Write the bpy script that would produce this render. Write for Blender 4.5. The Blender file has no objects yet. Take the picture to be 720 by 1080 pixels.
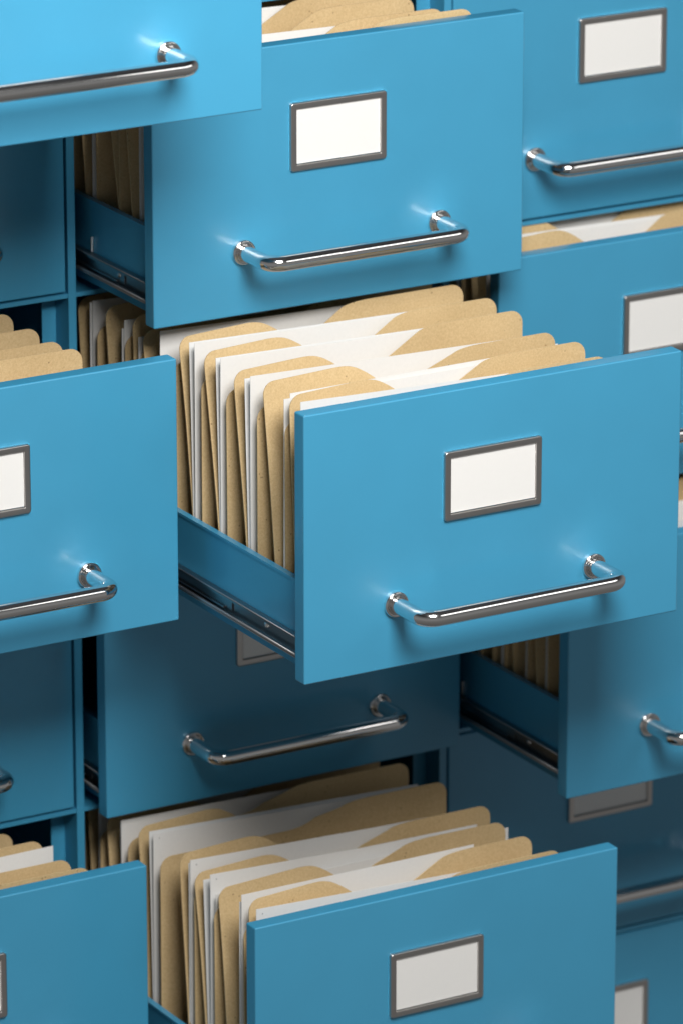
import bpy, bmesh, math, random
from mathutils import Vector, Matrix

scene = bpy.context.scene
col = scene.collection

# ------------------------------------------------------------------ dimensions (metres)
CX, RZ = 0.4131, 0.26189          # column pitch, row pitch
W, H, T = 0.400, 0.2538, 0.0175   # drawer front
GAP = 0.0025
FLOOR = -0.2455                   # tray floor below the top of the front
DEPTH = 0.54

# ------------------------------------------------------------------ materials
def nodes(name):
    m = bpy.data.materials.new(name)
    m.use_nodes = True
    nt = m.node_tree
    return m, nt, nt.nodes['Principled BSDF']

def N(nt, kind, **kw):
    n = nt.nodes.new(kind)
    for k, v in kw.items():
        if k in n.inputs:
            n.inputs[k].default_value = v
        else:
            setattr(n, k, v)
    return n

def objcoord(nt):
    return N(nt, 'ShaderNodeTexCoord').outputs['Object']

def ramp(nt, fac, stops, interp='LINEAR'):
    r = N(nt, 'ShaderNodeValToRGB')
    r.color_ramp.interpolation = interp
    els = r.color_ramp.elements
    while len(els) < len(stops):
        els.new(0.5)
    for e, (p, c) in zip(els, stops):
        e.position = p
        e.color = c if len(c) == 4 else (*c, 1)
    nt.links.new(fac, r.inputs['Fac'])
    return r.outputs['Color']

def blue_paint(name, base, rough):
    m, nt, b = nodes(name)
    co = objcoord(nt)
    n1 = N(nt, 'ShaderNodeTexNoise', Scale=9.0, Detail=3.0)
    nt.links.new(co, n1.inputs['Vector'])
    c = ramp(nt, n1.outputs['Fac'], [(0.3, tuple(x * 0.965 for x in base)), (0.7, tuple(min(1, x * 1.03) for x in base))])
    nt.links.new(c, b.inputs['Base Color'])
    n2 = N(nt, 'ShaderNodeTexNoise', Scale=900.0, Detail=2.0)
    nt.links.new(co, n2.inputs['Vector'])
    bp = N(nt, 'ShaderNodeBump', Strength=0.05, Distance=0.0004)
    nt.links.new(n2.outputs['Fac'], bp.inputs['Height'])
    nt.links.new(bp.outputs['Normal'], b.inputs['Normal'])
    n3 = N(nt, 'ShaderNodeTexNoise', Scale=26.0, Detail=5.0)
    nt.links.new(co, n3.inputs['Vector'])
    r = N(nt, 'ShaderNodeMapRange')
    r.inputs['To Min'].default_value = rough - 0.03
    r.inputs['To Max'].default_value = rough + 0.05
    nt.links.new(n3.outputs['Fac'], r.inputs['Value'])
    nt.links.new(r.outputs['Result'], b.inputs['Roughness'])
    b.inputs['Specular IOR Level'].default_value = 0.6
    b.inputs['Coat Weight'].default_value = 0.6
    b.inputs['Coat Roughness'].default_value = 0.19
    return m

def kraft():
    m, nt, b = nodes('manila_card')
    co = objcoord(nt)
    oi = N(nt, 'ShaderNodeObjectInfo')
    add = N(nt, 'ShaderNodeVectorMath', operation='MULTIPLY_ADD')
    nt.links.new(oi.outputs['Random'], add.inputs[0])
    add.inputs[1].default_value = (3.1, 7.7, 5.3)
    nt.links.new(co, add.inputs[2])
    v = add.outputs[0]
    n1 = N(nt, 'ShaderNodeTexNoise', Scale=520.0, Detail=6.0, Roughness=0.75)
    nt.links.new(v, n1.inputs['Vector'])
    base = ramp(nt, n1.outputs['Fac'], [(0.30, (0.545, 0.385, 0.195)), (0.5, (0.645, 0.470, 0.250)), (0.70, (0.72, 0.545, 0.31))])
    # broad mottling and a per-folder tone
    n0 = N(nt, 'ShaderNodeTexNoise', Scale=14.0, Detail=3.0)
    nt.links.new(v, n0.inputs['Vector'])
    mott = ramp(nt, n0.outputs['Fac'], [(0.3, (0.9, 0.89, 0.87)), (0.7, (1, 1, 1))])
    mx = N(nt, 'ShaderNodeMix', data_type='RGBA', blend_type='MULTIPLY')
    mx.inputs[0].default_value = 1
    nt.links.new(base, mx.inputs[6]); nt.links.new(mott, mx.inputs[7])
    # dark flecks of bark in the pulp
    vo = N(nt, 'ShaderNodeTexVoronoi', Scale=150.0)
    nt.links.new(v, vo.inputs['Vector'])
    n4 = N(nt, 'ShaderNodeTexNoise', Scale=70.0)
    nt.links.new(v, n4.inputs['Vector'])
    fl = ramp(nt, vo.outputs['Distance'], [(0.10, (1, 1, 1)), (0.17, (0, 0, 0))])
    gate = ramp(nt, n4.outputs['Fac'], [(0.54, (0, 0, 0)), (0.62, (1, 1, 1))])
    mm = N(nt, 'ShaderNodeMath', operation='MULTIPLY')
    nt.links.new(fl, mm.inputs[0]); nt.links.new(gate, mm.inputs[1])
    m2 = N(nt, 'ShaderNodeMix', data_type='RGBA')
    sc = N(nt, 'ShaderNodeMath', operation='MULTIPLY'); sc.inputs[1].default_value = 0.6
    nt.links.new(mm.outputs[0], sc.inputs[0])
    nt.links.new(sc.outputs[0], m2.inputs[0])
    nt.links.new(mx.outputs[2], m2.inputs[6])
    m2.inputs[7].default_value = (0.17, 0.09, 0.035, 1)
    nt.links.new(m2.outputs[2], b.inputs['Base Color'])
    b.inputs['Roughness'].default_value = 0.85
    b.inputs['Specular IOR Level'].default_value = 0.25
    bp = N(nt, 'ShaderNodeBump', Strength=0.25, Distance=0.0003)
    nt.links.new(n1.outputs['Fac'], bp.inputs['Height'])
    nt.links.new(bp.outputs['Normal'], b.inputs['Normal'])
    return m

def paper(name, base, rough=0.8, var=0.975):
    m, nt, b = nodes(name)
    co = objcoord(nt)
    n1 = N(nt, 'ShaderNodeTexNoise', Scale=300.0, Detail=4.0)
    nt.links.new(co, n1.inputs['Vector'])
    c = ramp(nt, n1.outputs['Fac'], [(0.35, tuple(x * var for x in base)), (0.65, base)])
    nt.links.new(c, b.inputs['Base Color'])
    b.inputs['Roughness'].default_value = rough
    b.inputs['Specular IOR Level'].default_value = 0.25
    return m

def metal(name, base, rough, var=0.03):
    m, nt, b = nodes(name)
    co = objcoord(nt)
    n1 = N(nt, 'ShaderNodeTexNoise', Scale=60.0, Detail=4.0)
    nt.links.new(co, n1.inputs['Vector'])
    r = N(nt, 'ShaderNodeMapRange')
    r.inputs['To Min'].default_value = max(0.01, rough - var)
    r.inputs['To Max'].default_value = rough + var
    nt.links.new(n1.outputs['Fac'], r.inputs['Value'])
    nt.links.new(r.outputs['Result'], b.inputs['Roughness'])
    b.inputs['Base Color'].default_value = (*base, 1)
    b.inputs['Metallic'].default_value = 1
    return m

M = dict(
    blue=blue_paint('blue_paint', (0.046, 0.302, 0.500), 0.48),
    kraft=kraft(),
    paper=paper('white_paper', (0.785, 0.775, 0.755)),
    card=paper('label_card', (0.80, 0.79, 0.768), 0.7, 0.992),
    chrome=metal('chrome', (0.79, 0.785, 0.78), 0.12),
    frame=metal('brushed_steel', (0.52, 0.50, 0.485), 0.34),
    slide=metal('dark_zinc', (0.33, 0.33, 0.335), 0.33),
    bright=metal('zinc', (0.72, 0.71, 0.70), 0.38),
    race=metal('oiled_steel', (0.40, 0.40, 0.405), 0.42),
    black=paper('staple_mark', (0.30, 0.30, 0.31), 0.5),
)

# ------------------------------------------------------------------ mesh helpers
def link(name, me, mat, parent=None, loc=(0, 0, 0)):
    o = bpy.data.objects.new(name, me)
    if mat and not me.materials:
        me.materials.append(mat)
    o.location = loc
    col.objects.link(o)
    if parent:
        o.parent = parent
    return o

def mesh_of(bm, name, smooth=False, sharp=None):
    bmesh.ops.recalc_face_normals(bm, faces=bm.faces)
    for f in bm.faces:
        f.smooth = smooth
    me = bpy.data.meshes.new(name)
    bm.to_mesh(me)
    bm.free()
    if sharp:
        me.set_sharp_from_angle(angle=math.radians(sharp))
    return me

def box(bm, x0, x1, y0, y1, z0, z1):
    r = bmesh.ops.create_cube(bm, size=1)
    for v in r['verts']:
        v.co = Vector(((x0 + x1) / 2 + v.co.x * (x1 - x0), (y0 + y1) / 2 + v.co.y * (y1 - y0), (z0 + z1) / 2 + v.co.z * (z1 - z0)))
    return r['verts']

def bevelled(bm, amount, seg=3):
    bmesh.ops.bevel(bm, geom=bm.edges[:], offset=amount, segments=seg, profile=0.5, affect='EDGES')

def wnorm(o):
    md = o.modifiers.new('weighted', 'WEIGHTED_NORMAL')
    md.keep_sharp = True
    return o

def empty(name, loc):
    o = bpy.data.objects.new(name, None)
    o.empty_display_size = 0.02
    o.location = loc
    col.objects.link(o)
    return o

def tag(o, label, cat, group=None):
    o['label'] = label
    o['category'] = cat
    if group:
        o['group'] = group

def sweep(bm, path, rad, seg=24):
    """tube along a path lying in a plane z = const"""
    rings = []
    n = len(path)
    for i, p in enumerate(path):
        a = path[max(0, i - 1)]; b = path[min(n - 1, i + 1)]
        t = (b - a).normalized()
        s = t.cross(Vector((0, 0, 1))).normalized()
        up = Vector((0, 0, 1))
        rings.append([bm.verts.new(p + s * math.cos(k * 2 * math.pi / seg) * rad + up * math.sin(k * 2 * math.pi / seg) * rad) for k in range(seg)])
    for a, b in zip(rings, rings[1:]):
        for k in range(seg):
            bm.faces.new((a[k], a[(k + 1) % seg], b[(k + 1) % seg], b[k]))

def lathe(bm, prof, cx, cz, seg=36):
    """profile [(radius, y)] turned about the y axis through (cx, cz)"""
    rings = []
    for r, y in prof:
        rings.append([bm.verts.new((cx + r * math.cos(k * 2 * math.pi / seg), y, cz + r * math.sin(k * 2 * math.pi / seg))) for k in range(seg)])
    for a, b in zip(rings, rings[1:]):
        for k in range(seg):
            bm.faces.new((a[k], a[(k + 1) % seg], b[(k + 1) % seg], b[k]))

# ------------------------------------------------------------------ drawer parts (origin: top left corner of the front's face)
HX0, HX1, HZ, HY = 0.0945, 0.3060, -0.1925, -0.0520

def front_mesh():
    bm = bmesh.new()
    box(bm, 0, W, 0, T, -H, 0)
    bevelled(bm, 0.0016, 3)
    return mesh_of(bm, 'front_panel', True)

def handle_mesh():
    bm = bmesh.new()
    r = 0.0145
    path = [Vector((HX0, -0.001, HZ)), Vector((HX0, -0.012, HZ)), Vector((HX0, -0.030, HZ))]
    for k in range(0, 10):
        a = math.pi / 2 * k / 9
        path.append(Vector((HX0 + r - r * math.cos(a), HY + r - r * math.sin(a), HZ)))
    for k in range(9, -1, -1):
        a = math.pi / 2 * k / 9
        path.append(Vector((HX1 - r + r * math.cos(a), HY + r - r * math.sin(a), HZ)))
    path += [Vector((HX1, -0.030, HZ)), Vector((HX1, -0.012, HZ)), Vector((HX1, -0.001, HZ))]
    sweep(bm, path, 0.0077, 36)
    return mesh_of(bm, 'handle', True)

def rosette_mesh(cx):
    bm = bmesh.new()
    lathe(bm, [(0.0121, 0.0004), (0.0123, -0.0008), (0.0123, -0.0020), (0.0121, -0.0030), (0.0116, -0.0038), (0.0108, -0.0042),
               (0.0100, -0.0041), (0.0093, -0.0037), (0.0088, -0.0030), (0.0074, -0.0026)], cx, HZ)
    return mesh_of(bm, 'rosette', True)

LX0, LX1, LZ0, LZ1 = 0.1442, 0.2472, -0.1222, -0.0565
def rrect(x0, x1, z0, z1, r, seg=5):
    pts = []
    for cx, cz, a0 in ((x1 - r, z1 - r, 0), (x0 + r, z1 - r, 90), (x0 + r, z0 + r, 180), (x1 - r, z0 + r, 270)):
        for k in range(seg + 1):
            a = math.radians(a0 + 90 * k / seg)
            pts.append((cx + r * math.cos(a), cz + r * math.sin(a)))
    return pts

def label_frame_mesh():
    bm = bmesh.new()
    b = 0.0064
    loops = [(rrect(LX0, LX1, LZ0, LZ1, 0.0030), 0.0002), (rrect(LX0, LX1, LZ0, LZ1, 0.0030), -0.0026),
             (rrect(LX0 + .0006, LX1 - .0006, LZ0 + .0006, LZ1 - .0006, 0.0026), -0.0033),
             (rrect(LX0 + .0012, LX1 - .0012, LZ0 + .0012, LZ1 - .0012, 0.0022), -0.0035),
             (rrect(LX0 + b - .0008, LX1 - b + .0008, LZ0 + b - .0008, LZ1 - b + .0008, 0.0012), -0.0035),
             (rrect(LX0 + b - .0002, LX1 - b + .0002, LZ0 + b - .0002, LZ1 - b + .0002, 0.0007), -0.0031),
             (rrect(LX0 + b, LX1 - b, LZ0 + b, LZ1 - b, 0.0005), -0.0004)]
    rings = [[bm.verts.new((x, y, z)) for x, z in pts] for pts, y in loops]
    for a, c in zip(rings, rings[1:]):
        n = len(a)
        for k in range(n):
            bm.faces.new((a[k], a[(k + 1) % n], c[(k + 1) % n], c[k]))
    me = mesh_of(bm, 'label_frame', True)
    return me

def label_card_mesh():
    bm = bmesh.new()
    b = 0.0066
    box(bm, LX0 + b, LX1 - b, -0.0018, -0.0006, LZ0 + b + 0.0006, LZ1 - b)
    return mesh_of(bm, 'label_card')

def side_mesh(xo, xi):
    """sheet-metal side with a rolled top edge; xo outer, xi inner"""
    bm = bmesh.new()
    s = 1 if xi > xo else -1
    box(bm, min(xo, xo + s * .0014), max(xo, xo + s * .0014), T + .0004, DEPTH, -0.2470, -0.1680)
    box(bm, min(xo - s * .0006, xi), max(xo - s * .0006, xi), T + .0004, DEPTH, -0.1678, -0.1650)
    box(bm, min(xi - s * .001, xi), max(xi - s * .001, xi), T + .0004, DEPTH, -0.1740, -0.1679)
    return mesh_of(bm, 'side_panel')

def tray_mesh():
    bm = bmesh.new()
    box(bm, 0.0138, W - 0.0138, T + .0004, DEPTH - .002, -0.2468, -0.2450)
    box(bm, 0.0138, W - 0.0138, DEPTH - .0018, DEPTH, -0.2449, -0.1650)
    return mesh_of(bm, 'tray')

def slide_mesh(x0, s):
    """C-channel of the slide on the outside of a side panel; s = -1 on the left side"""
    bm = bmesh.new()
    def b(xa, xb, *r):
        a, c = x0 + s * xa, x0 + s * xb
        box(bm, min(a, c), max(a, c), *r)
    y0, y1 = T + .0012, DEPTH - .01
    b(0.0002, 0.0012, y0, y1, -0.2352, -0.2158)            # web
    b(0.0013, 0.0070, y0, y1, -0.2168, -0.2156)            # upper lip
    b(0.0060, 0.0071, y0, y1, -0.2188, -0.2169)            # upper return
    b(0.0013, 0.0070, y0, y1, -0.2352, -0.2340)            # lower lip
    b(0.0060, 0.0071, y0, y1, -0.2339, -0.2316)            # lower return
    me = mesh_of(bm, 'slide_rail')
    return me

def runner_mesh(x0, s, ystart):
    """inner telescopic member, reaching out of the cabinet as far as ystart"""
    bm = bmesh.new()
    def b(xa, xb, *r):
        a, c = x0 + s * xa, x0 + s * xb
        box(bm, min(a, c), max(a, c), *r)
    y1 = DEPTH - .02
    b(0.0018, 0.0026, ystart, y1, -0.2300, -0.2196)
    b(0.0027, 0.0050, ystart + .012, y1, -0.2206, -0.2195)
    b(0.0027, 0.0050, ystart + .012, y1, -0.2300, -0.2289)
    return mesh_of(bm, 'runner')

def ball_strip_mesh(x0, s):
    bm = bmesh.new()
    n = 10
    rr = 0.0011
    rings = []
    for xx, zz, rr in ((0.0071, -0.2330, 0.0013), (0.0068, -0.2355, 0.0008), (0.0068, -0.2161, 0.0007)):
        rings = []
        for y in (T + .002, DEPTH - .012):
            rings.append([bm.verts.new((x0 + s * (xx + rr * math.cos(k * 2 * math.pi / n)), y, zz + rr * math.sin(k * 2 * math.pi / n))) for k in range(n)])
        for k in range(n):
            bm.faces.new((rings[0][k], rings[0][(k + 1) % n], rings[1][(k + 1) % n], rings[1][k]))
        bm.faces.new(rings[0]); bm.faces.new(rings[1])
    return mesh_of(bm, 'ball_race', True)

def screw_mesh(x0, s, y, z):
    bm = bmesh.new()
    seg = 16
    prof = [(0.0032, 0.0010), (0.0032, 0.0024), (0.0024, 0.0036), (0.0010, 0.0041)]
    rings = [[bm.verts.new((x0 + s * h, y + r * math.cos(k * 2 * math.pi / seg), z + r * math.sin(k * 2 * math.pi / seg))) for k in range(seg)] for r, h in prof]
    for a, b in zip(rings, rings[1:]):
        for k in range(seg):
            bm.faces.new((a[k], a[(k + 1) % seg], b[(k + 1) % seg], b[k]))
    bm.faces.new(rings[0]); bm.faces.new(rings[-1])
    return mesh_of(bm, 'screw', True)

def pin_mesh(x0, y):
    bm = bmesh.new()
    box(bm, x0 - 0.0030, x0 - 0.0002, y - 0.0012, y + 0.0012, -0.2150, -0.2000)
    bevelled(bm, 0.0006, 2)
    return mesh_of(bm, 'stop_tab', True)

ME = dict(front=front_mesh(), handle=handle_mesh(), ros0=rosette_mesh(HX0), ros1=rosette_mesh(HX1),
          frame=label_frame_mesh(), card=label_card_mesh(),
          sideL=side_mesh(0.012, 0.0178), sideR=side_mesh(W - 0.012, W - 0.0178), tray=tray_mesh(),
          slideL=slide_mesh(0.012, -1), slideR=slide_mesh(W - 0.012, 1),
          ball=ball_strip_mesh(0.012, -1), screw=screw_mesh(0.012, -1, 0.0855, -0.2235), screw2=screw_mesh(0.012, -1, 0.2855, -0.2245))

COLI = {'A': -1, 'B': 0, 'C': 1}
EXT = dict(A0=.3819, B1=.1513, A2=.2189, B2=.4292, B3=.0431, A4=.1492, B4=.3364, C2=.0883, C3=.2229,
           A1=0, A3=0, C1=0, C4=0, C5=0)
def origin(d):
    return Vector((COLI[d[0]] * CX, -EXT[d], -(int(d[1]) - 2) * RZ))

DLABEL = dict(
    A0='brightest pale blue open drawer, cropped by the top left corner',
    A1='closed blue drawer mostly hidden under the pale cropped top left drawer',
    A2='open blue drawer at the left edge, label frame cut by the photo edge',
    A3='closed blue drawer between the two open drawers at the left edge',
    A4='open blue drawer in the bottom left corner, no handle in view',
    B1='open blue drawer at top centre with whole label and chrome handle',
    B2='farthest-open blue drawer in the middle, full of folders, slide rail in view',
    B3='slightly open shaded drawer directly below the big central open one',
    B4='open blue drawer at bottom centre packed with folders, handle out of frame',
    C1='closed blue drawer in the top right corner with a white label',
    C2='slightly open blue drawer behind the right end of the central open one',
    C3='open blue drawer at the right edge, below the central open one',
    C4='closed shaded drawer with a grey label, under the open right edge drawer',
    C5='closed blue drawer in the bottom right corner, a piece of label showing')
GD = 'blue drawers of the filing cabinet'

def make_drawer(d):
    root = empty('file_drawer', origin(d))
    tag(root, DLABEL[d], 'drawer', GD)
    wnorm(link('front_panel', ME['front'], M['blue'], root))
    h = link('handle', ME['handle'], M['chrome'], root)
    link('rosette', ME['ros0'], M['chrome'], h)
    link('rosette', ME['ros1'], M['chrome'], h)
    f = wnorm(link('label_frame', ME['frame'], M['frame'], root))
    link('label_card', ME['card'], M['card'], f)
    if EXT[d] > 0:
        link('side_panel', ME['sideL'], M['blue'], root)
        link('side_panel', ME['sideR'], M['blue'], root)
        link('tray', ME['tray'], M['blue'], root)
        s = link('slide_rail', ME['slideL'], M['slide'], root)
        link('slide_rail', ME['slideR'], M['slide'], root)
        link('ball_race', ME['ball'], M['race'], s)
        link('screw', ME['screw'], M['bright'], s)
        link('screw', ME['screw2'], M['bright'], s)
        ys = max(EXT[d] * 0.5, 0.05) if EXT[d] < .3 else 0.150
        link('runner', runner_mesh(0.012, -1, ys), M['slide'], s)
        if d in ('B1', 'C3'):
            link('stop_tab', pin_mesh(0.012, EXT[d] - .0098), M['bright'], s)
    return root

for d in ('B2', 'B1', 'A0', 'A1', 'A2', 'A3', 'A4', 'B3', 'B4', 'C1', 'C2', 'C3', 'C4', 'C5'):
    make_drawer(d)

# ------------------------------------------------------------------ cabinet carcass
CD = 0.60
ZT, ZB = 2 * RZ + 0.020, -3 * RZ - H - 0.020
cab = empty('filing_cabinet', (0, 0, ZB))
tag(cab, 'blue steel filing cabinet body, thin dividers and rails between the drawer fronts', 'filing cabinet')
def cabpart(name, fn):
    bm = bmesh.new(); fn(bm)
    for v in bm.verts:
        v.co.z -= ZB
    return link(name, mesh_of(bm, name), M['blue'], cab)
SX0, SX1 = W + GAP, CX - GAP      # a divider's span, relative to the column on its left
for c in (-2, -1, 0, 1):
    o = c * CX
    cabpart('divider', lambda bm: box(bm, o + SX0, o + SX1, 0, CD, ZB, ZT))
for c in (-1, 0, 1):
    o = c * CX
    xa, xb = o - GAP, o + W + GAP
    for r in range(0, 7):
        zt = -(r - 2) * RZ + 0.0062
        if r == 6:
            continue
        cabpart('rail', lambda bm: box(bm, xa + .0002, xb - .0002, 0.0005, CD, zt - 0.0042, zt))
    # stiffening returns behind the dividers
    cabpart('post_return', lambda bm: box(bm, xb - 0.0150, xb - .0002, 0.0265, 0.0280, ZB, ZT) if False else
            [box(bm, xb - 0.0150, xb - .0002, 0.0265, 0.0280, -(r - 2) * RZ - RZ + 0.0064, -(r - 2) * RZ + 0.0018) for r in range(0, 6)])
cabpart('back_panel', lambda bm: box(bm, -2 * CX + SX0, CX + SX1, CD + .0005, CD + .003, ZB, ZT))
cabpart('top_panel', lambda bm: box(bm, -2 * CX + SX0, CX + SX1, 0, CD + .003, ZT + .0002, ZT + .003))
cabpart('bottom_panel', lambda bm: box(bm, -2 * CX + SX0, CX + SX1, 0, CD + .003, ZB - .003, ZB - .0002))

# ------------------------------------------------------------------ folders and papers
rnd = random.Random(7)

def arc(cx, cz, r, a0, a1, n=6):
    return [(cx + r * math.cos(math.radians(a0 + (a1 - a0) * k / n)), cz + r * math.sin(math.radians(a0 + (a1 - a0) * k / n))) for k in range(n + 1)]

def bez(p0, p1, p2, p3, n=8):
    out = []
    for k in range(1, n + 1):
        t = k / n
        out.append(tuple((1 - t) ** 3 * a + 3 * (1 - t) ** 2 * t * b + 3 * (1 - t) * t * t * c + t ** 3 * d for a, b, c, d in zip(p0, p1, p2, p3)))
    return out

def outline_tab(xl, xr, zlow, ztab, xs):
    """front leaf: low on the left, raised tab on the right; xs = where the tab starts"""
    r = 0.013
    p = [(xl, FLOOR)]
    p += arc(xl + r, zlow - r, r, 180, 90)
    a = (xs - 0.072, zlow)
    p.append(a)
    p += bez(a, (xs - 0.058, zlow + .0005), (xs - 0.050, zlow + .0025), (xs - 0.041, zlow + .0078), 6)
    p.append((xs - 0.0125, ztab - .0048))
    p += bez(p[-1], (xs - .0085, ztab - .0022), (xs + .001, ztab - .0004), (xs + 0.017, ztab), 7)
    p += arc(xr - r, ztab - r, r, 90, 0)
    p.append((xr, FLOOR))
    return p

def outline_left(xl, xr, ztop, xs):
    """back leaf: raised on the left, shoulder falling at xs, low on the right"""
    r = 0.0125
    zlow = ztop - 0.029
    p = [(xl, FLOOR)]
    p += arc(xl + r, ztop - 0.001 - r, r, 180, 90)
    p.append((xs - .024, ztop + 0.0016))
    p += bez(p[-1], (xs - .010, ztop + .0022), (xs - .004, ztop + .0010), (xs + .004, ztop - .0035), 6)
    p += bez(p[-1], (xs + .020, ztop - .012), (xs + .032, zlow), (xs + .055, zlow), 8)
    p += arc(xr - r, zlow - r, r, 90, 0)
    p.append((xr, FLOOR))
    return p

def leaf_mesh(name, pts, thick, yfun, base):
    bm = bmesh.new()
    vs = [bm.verts.new((x, 0, z)) for x, z in pts]
    bm.faces.new(vs)
    for z in (-0.215, -0.18, -0.165, -0.13, -0.10, -0.07, -0.045, -0.025, -0.012):
        bmesh.ops.bisect_plane(bm, geom=bm.verts[:] + bm.edges[:] + bm.faces[:], plane_co=(0, 0, z), plane_no=(0, 0, 1))
    for x in (0.05, 0.09, 0.14, 0.19, 0.24, 0.29):
        bmesh.ops.bisect_plane(bm, geom=bm.verts[:] + bm.edges[:] + bm.faces[:], plane_co=(x, 0, 0), plane_no=(1, 0, 0))
    res = bmesh.ops.extrude_face_region(bm, geom=bm.faces[:])
    new = {g for g in res['geom'] if isinstance(g, bmesh.types.BMVert)}
    for v in bm.verts:
        y = yfun(v.co.x, v.co.z) + (thick if v in new else 0)
        v.co.y = y
    for v in bm.verts:
        v.co -= base
    return mesh_of(bm, name)

def wobble(amp):
    a, b, c = rnd.uniform(-1, 1), rnd.uniform(-1, 1), rnd.uniform(0, 6)
    return lambda x, z: amp * (a * math.sin(x * 17 + c) + b * math.sin(z * 23 + x * 9)) * max(0, min(1, (z - FLOOR) / 0.2))

ORD = ['front', 'second', 'third', 'fourth', 'fifth', 'sixth', 'seventh', 'eighth', 'ninth']
WHERE = dict(
    B1='open drawer at top centre', B2='farthest-open central drawer', B4='open drawer at bottom centre',
    A2='open drawer at the left edge', A4='open drawer in the bottom left corner',
    C2='slightly open upper right drawer', C3='open drawer at the right edge')

def folder(d, i, n, yT, F165, Ftop, zF, zT, zlow, xl, xr, xsT, xsF, papers):
    o = origin(d)
    place = ('front' if i == 0 else 'rearmost' if i == n - 1 else ORD[i])
    whl = ('manila folder, %s in the %s' % ({'front': 'frontmost', 'rearmost': 'rearmost'}.get(place, place + ' from the front'), WHERE[d]))
    base = Vector(((xl + xr) / 2, yT, FLOOR))
    root = empty('manila_folder', o + base)
    tag(root, whl, 'folder', 'manila folders filed in the drawers')
    th = 0.0010
    wt = wobble(0.0007)
    sl = rnd.uniform(-.0015, .0015)
    yt = lambda x, z: yT + wt(x, z) + sl * (z - FLOOR) / .245
    link('front_leaf', leaf_mesh('front_leaf', outline_tab(xl, xr, zlow, zT, xsT), th, yt, base), M['kraft'], root)
    wf = wobble(0.0010)
    def yf(x, z):
        t = (z + 0.165) / 0.165
        if t < 0:
            y = F165 + (Ftop - F165) * 0.5 * t * math.exp(t * 2.2)
        else:
            y = F165 + (Ftop - F165) * (t + 0.18 * t * (t - 1))
        # the free right half relaxes forwards a little
        return y + wf(x, z) - 0.25 * (Ftop - F165) * max(0, t) * max(0, (x - .1) / .25)
    link('back_leaf', leaf_mesh('back_leaf', outline_left(xl + rnd.uniform(-.001, .001), xr - .002, zF, xsF), th, yf, base), M['kraft'], root)
    m = len(papers)
    for k, pp in enumerate(papers):
        y, z = pp[:2]
        x0 = pp[2] if len(pp) > 2 else xl + 0.0005 + rnd.uniform(-.0008, .0018)
        x1 = pp[3] if len(pp) > 3 else xr - 0.018 - rnd.uniform(0, .008)
        b2 = Vector(((x0 + x1) / 2, y, FLOOR))
        wp = wobble(0.0004)
        tz = pp[5] if len(pp) > 5 and pp[5] is not None else -0.006 + rnd.uniform(-.001, .001)
        lean = pp[6] if len(pp) > 6 else -0.001
        bm = bmesh.new()
        x1z = z + tz
        pts = [(x0, FLOOR + .0005), (x0, z), (x1, x1z), (x1, FLOOR + .0005)]
        me = leaf_mesh('paper_sheet', pts, 0.00045, lambda x, zz: y + wp(x, zz) + lean * max(-1.2, min(0, zz / .165)), b2)
        bm.free()
        s = link('paper_sheet', me, M['paper'], None, o + b2)
        pos = ('frontmost' if k == 0 else 'rear' if k == m - 1 else 'middle') if m > 1 else 'only'
        tag(s, '%s white sheet in the %s folder of the %s' % (pos, place, WHERE[d]), 'paper', 'white papers filed in the folders')
        if len(pp) > 4 and pp[4]:
            bm = bmesh.new()
            v = box(bm, x0 + .0062, x0 + .0070, y - .0003, y + .0006, z - .0062, z - .0050)
            for q in bm.verts:
                q.co -= b2
            link('staple', mesh_of(bm, 'staple'), M['black'], s)

XL, XR = 0.0200, 0.3380
# per drawer: (yT, F at side top, F top y, zF, zT, zlow, xsT, xsF, dxr, papers[(y, z, ...)])
def st(y, z): return (y, z, None, None, True)
UN = {}
UN['B2'] = [
    (.0345, .0480, .0590, .0010, -.0045, -.027, .238, .112, .004, [(.0405, -.0010, .0200, .300, False, -.0085)]),
    (.0675, .0890, .1110, -.0008, .0015, -.027, .236, .118, 0, [(.0708, -.0065, .020, .255, False, .001), (.0735, -.0030, .028, .255, False, .0012)]),
    (.1200, .1400, .1640, -.0040, -.0030, -.027, .239, .112, 0, [(.1326, -.0016, .0205, .318, False, -.0065), (.1370, -.0165, .0225, .352), (.1432, -.0065, .0202, .316, False, -.006, .006)]),
    (.1755, .1915, .2185, -.0002, .0035, -.0265, .236, .109, 0, [(.1876, .0008, .0200, .318, False, -.0065), (.1966, -.0010, .0200, .316, False, -.006, .006)]),
    (.2240, .2430, .2680, .0012, .0042, -.027, .238, .112, 0, [(.2365, .0026, .0200, .318, False, -.0065), (.2470, .0006, .0202, .316, False, -.006, .005)]),
    (.2790, .3180, .3370, -.0100, .0044, -.027, .212, .115, -.004, [(.3040, -.0030), (.3065, -.0060)]),
    (.3430, .3500, .3580, -.0017, .0000, -.030, .232, .110, 0, [(.3470, -.0200)]),
    (.3726, .4000, .4140, -.0060, .0020, -.0260, .236, .112, 0, [(.3760, -.0110), (.3800, -.020)]),
    (.4304, .4560, .4690, -.0110, .0010, -.0310, .236, .112, 0, [(.4420, -.0087), (.4450, -.0110)]),
]
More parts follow.
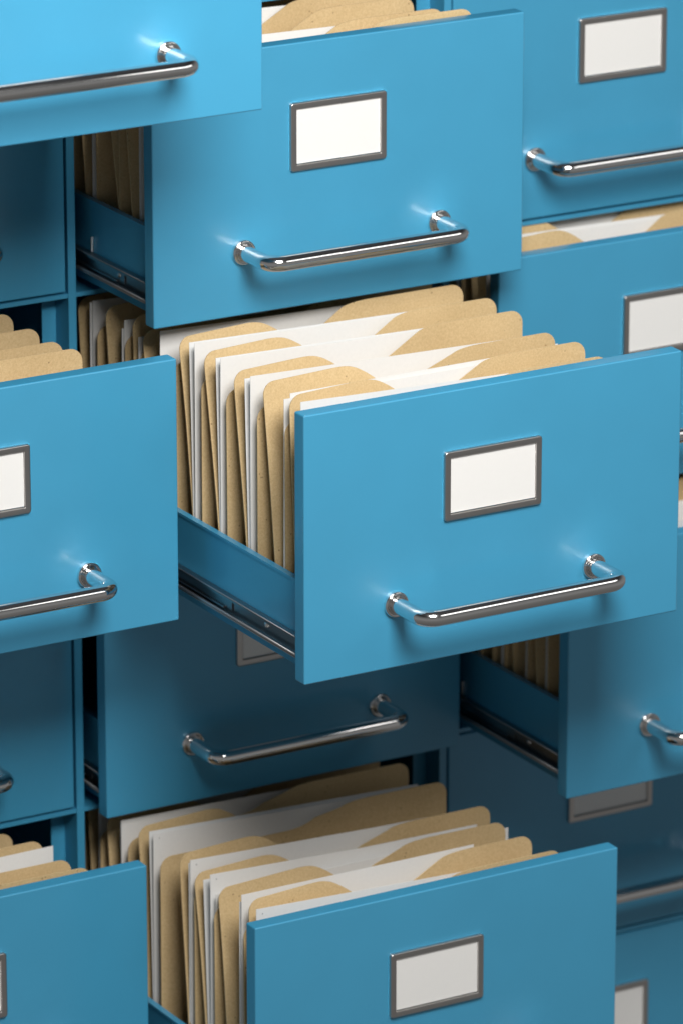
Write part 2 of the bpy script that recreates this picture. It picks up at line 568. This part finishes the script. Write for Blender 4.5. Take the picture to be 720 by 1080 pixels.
UN['B4'] = [
    (.0250, .0400, .0477, .0080, -.0005, -.024, .240, .110, .014, [(.0332, .0030, .0200, .300, True, -.0100)]),
    (.0560, .0905, .1100, -.0025, .0060, -.022, .246, .130, 0, [(.0620, .0072, .0202, .275, False, -.0005), (.0655, -.0010, .0200, .330)]),
    (.1135, .1300, .1530, -.0020, -.0010, -.024, .238, .111, .006, [(.1160, -.0120, .0225, .3475, False, .003), (.1232, .0060, .0205, .318, True, -.0115), (.1364, -.0040, .0202, .324, False, -.004, .008)]),
    (.1530, .1660, .1815, .0075, .0020, -.020, .246, .110, .012, [(.1625, .0068, .0205, .320, True, -.0105), (.1650, .0030, .0202, .322)]),
    (.2220, .2510, .2660, .0060, .0060, -.0115, .232, .113, .003, [(.2370, .0082, .0205, .325, True, -.010), (.2445, .0080, .0202, .322, False, -.010, .004)]),
    (.2900, .3200, .3350, -.0050, .0040, -.0160, .212, .112, 0, [(.3040, -.0012), (.3070, -.004)]),
    (.3480, .3600, .3740, -.0050, .0020, -.0260, .232, .112, 0, [(.3520, -.0080)]),
    (.3950, .4050, .4190, -.0060, .0020, -.0260, .232, .112, 0, [(.4000, -.0080)]),
]
UN['B1'] = [
    (.0215, .0300, .0380, -.0060, .0045, -.027, .262, .105, .018, [(.0250, -.0060)]),
    (.0450, .0796, .1010, -.0020, .0020, -.027, .232, .112, 0, [(.0600, -.0020), (.0625, -.0030)]),
    (.1010, .1050, .1380, -.0020, .0020, -.027, .238, .112, 0, [(.1035, -.020, None, .330)]),
    (.1470, .1680, .1900, .0000, .0020, -.027, .238, .112, 0, [(.1540, -.0030), (.1566, -.0010)]),
    (.1960, .2150, .2380, .0000, .0020, -.027, .238, .112, 0, [(.2020, -.0020), (.2060, -.0010)]),
]
UN['A2'] = [
    (.0290, .0420, .0540, -.0040, -.0060, -.027, .238, .112, 0, [(.0340, -.0090)]),
    (.0680, .0860, .1040, .0000, .0020, -.027, .236, .112, .001, [(.0720, -.0060)]),
    (.1050, .1260, .1450, .0000, .0000, -.027, .236, .112, -.001, [(.1100, -.0060)]),
    (.1500, .1700, .1890, .0000, .0010, -.027, .236, .112, -.002, [(.1560, -.0060)]),
    (.1950, .2150, .2390, .0000, .0040, -.027, .236, .112, -.006, [(.2010, -.0060)]),
]
UN['A4'] = [
    (.0225, .0330, .0400, -.0040, .0010, -.027, .238, .112, .014, [(.0260, -.0060)]),
    (.0455, .0540, .0600, -.0060, .0040, -.027, .238, .112, .003, [(.0500, -.0060), (.0760, .0030, .02, .3385, False, .003)]),
    (.0980, .1180, .1350, -.0020, .0045, -.027, .238, .112, .001, [(.1030, -.0060)]),
    (.1500, .1680, .1850, .0000, -.0040, -.027, .238, .112, -.006, [(.1560, -.0060)]),
]
UN['C2'] = [
    (.0200, .0260, .0330, .0090, -.0060, -.027, .236, .098, .002, [(.0230, -.0060)]),
    (.0500, .0720, .0900, .0020, .0060, -.027, .232, .112, 0, [(.0545, .0030), (.0570, .0050)]),
    (.1000, .1180, .1380, .0010, .0040, -.027, .226, .112, 0, [(.1060, .0020), (.1090, -.0010)]),
]
UN['C3'] = [
    (.0290, .0420, .0540, -.0040, -.0020, -.027, .238, .112, 0, [(.0340, .0020)]),
    (.0678, .0880, .1040, .0000, .0010, -.027, .236, .112, 0, [(.0750, .0020)]),
    (.1050, .1334, .1500, .0000, .0020, -.027, .236, .112, 0, [(.1100, -.0060)]),
    (.1480, .1700, .1890, .0000, .0020, -.027, .236, .112, 0, [(.1540, -.0030), (.1560, -.0060)]),
    (.1950, .2150, .2390, .0000, .0040, -.027, .236, .112, 0, [(.2010, -.0060)]),
]
for d, us in UN.items():
    n = len(us)
    for i, (yT, F165, Ftop, zF, zT, zlow, xsT, xsF, dxr, ps) in enumerate(us):
        ps2 = []
        for p in ps:
            p = list(p)
            if len(p) > 2 and p[2] is None: p[2] = XL + 0.0005 + rnd.uniform(-.0006, .0012)
            if len(p) > 3 and p[3] is None: p[3] = XR - rnd.uniform(0, .010)
            ps2.append(tuple(p))
        folder(d, i, n, yT, F165, Ftop, zF, zT, zlow, XL + rnd.uniform(-.0006, .0006), XR + dxr, xsT, xsF, ps2)

# ------------------------------------------------------------------ camera (solved from the photograph's drawer corners)
cam = bpy.data.cameras.new('camera')
cob = bpy.data.objects.new('camera', cam)
col.objects.link(cob)
yaw, pitch = math.radians(-30.16549), math.radians(-18.49677)
cob.location = (-2.28595, -4.42846, 1.45178)
cob.rotation_euler = (math.pi / 2 + pitch, 0, yaw)
cam.sensor_fit = 'VERTICAL'
cam.sensor_height = 24
cam.lens = 24 * 5.33621
cam.clip_start = 0.1
cam.clip_end = 100
cam.dof.use_dof = True
cam.dof.focus_distance = 4.94
cam.dof.aperture_fstop = 4.5
scene.camera = cob

# ------------------------------------------------------------------ studio light
w = bpy.data.worlds.new('World')
scene.world = w
w.use_nodes = True
nt = w.node_tree
bg = nt.nodes['Background']
tc = N(nt, 'ShaderNodeTexCoord')
sep = N(nt, 'ShaderNodeSeparateXYZ')
nt.links.new(tc.outputs['Generated'], sep.inputs[0])
mr = N(nt, 'ShaderNodeMapRange')
mr.inputs['From Min'].default_value = -1
mr.inputs['From Max'].default_value = 1
nt.links.new(sep.outputs['Z'], mr.inputs['Value'])
c = ramp(nt, mr.outputs['Result'], [(0.0, (0.13, 0.126, 0.12)), (0.30, (0.20, 0.194, 0.187)), (0.44, (0.275, 0.272, 0.268)), (0.62, (0.225, 0.223, 0.22)),
                                    (0.72, (0.10, 0.10, 0.10)), (0.82, (0.025, 0.025, 0.027)), (1.0, (0.08, 0.08, 0.085))])
nt.links.new(c, bg.inputs['Color'])
bg.inputs['Strength'].default_value = 0.80

def area(name, loc, target, sx, sy, power, color):
    l = bpy.data.lights.new(name, 'AREA')
    l.shape = 'RECTANGLE'
    l.size, l.size_y = sx, sy
    l.energy = power
    l.color = color
    o = bpy.data.objects.new(name, l)
    o.location = loc
    o.rotation_euler = (Vector(target) - Vector(loc)).to_track_quat('-Z', 'Y').to_euler()
    col.objects.link(o)
    return o
area('softbox', (-0.32, -1.80, 1.42), (0.15, -0.2, -0.15), 0.84, 0.84, 67, (1.0, 0.985, 0.96))
area('strip_softbox', (1.45, -1.75, 1.25), (0.2, -0.4, -0.2), 1.4, 0.50, 5.0, (1.0, 0.985, 0.965))

scene.view_settings.view_transform = 'Standard'
scene.view_settings.look = 'None'
scene.view_settings.exposure = 0
scene.view_settings.gamma = 1
scene.cycles.blur_glossy = 0.15
scene.cycles.caustics_reflective = True
scene.cycles.max_bounces = 8
scene.cycles.diffuse_bounces = 4
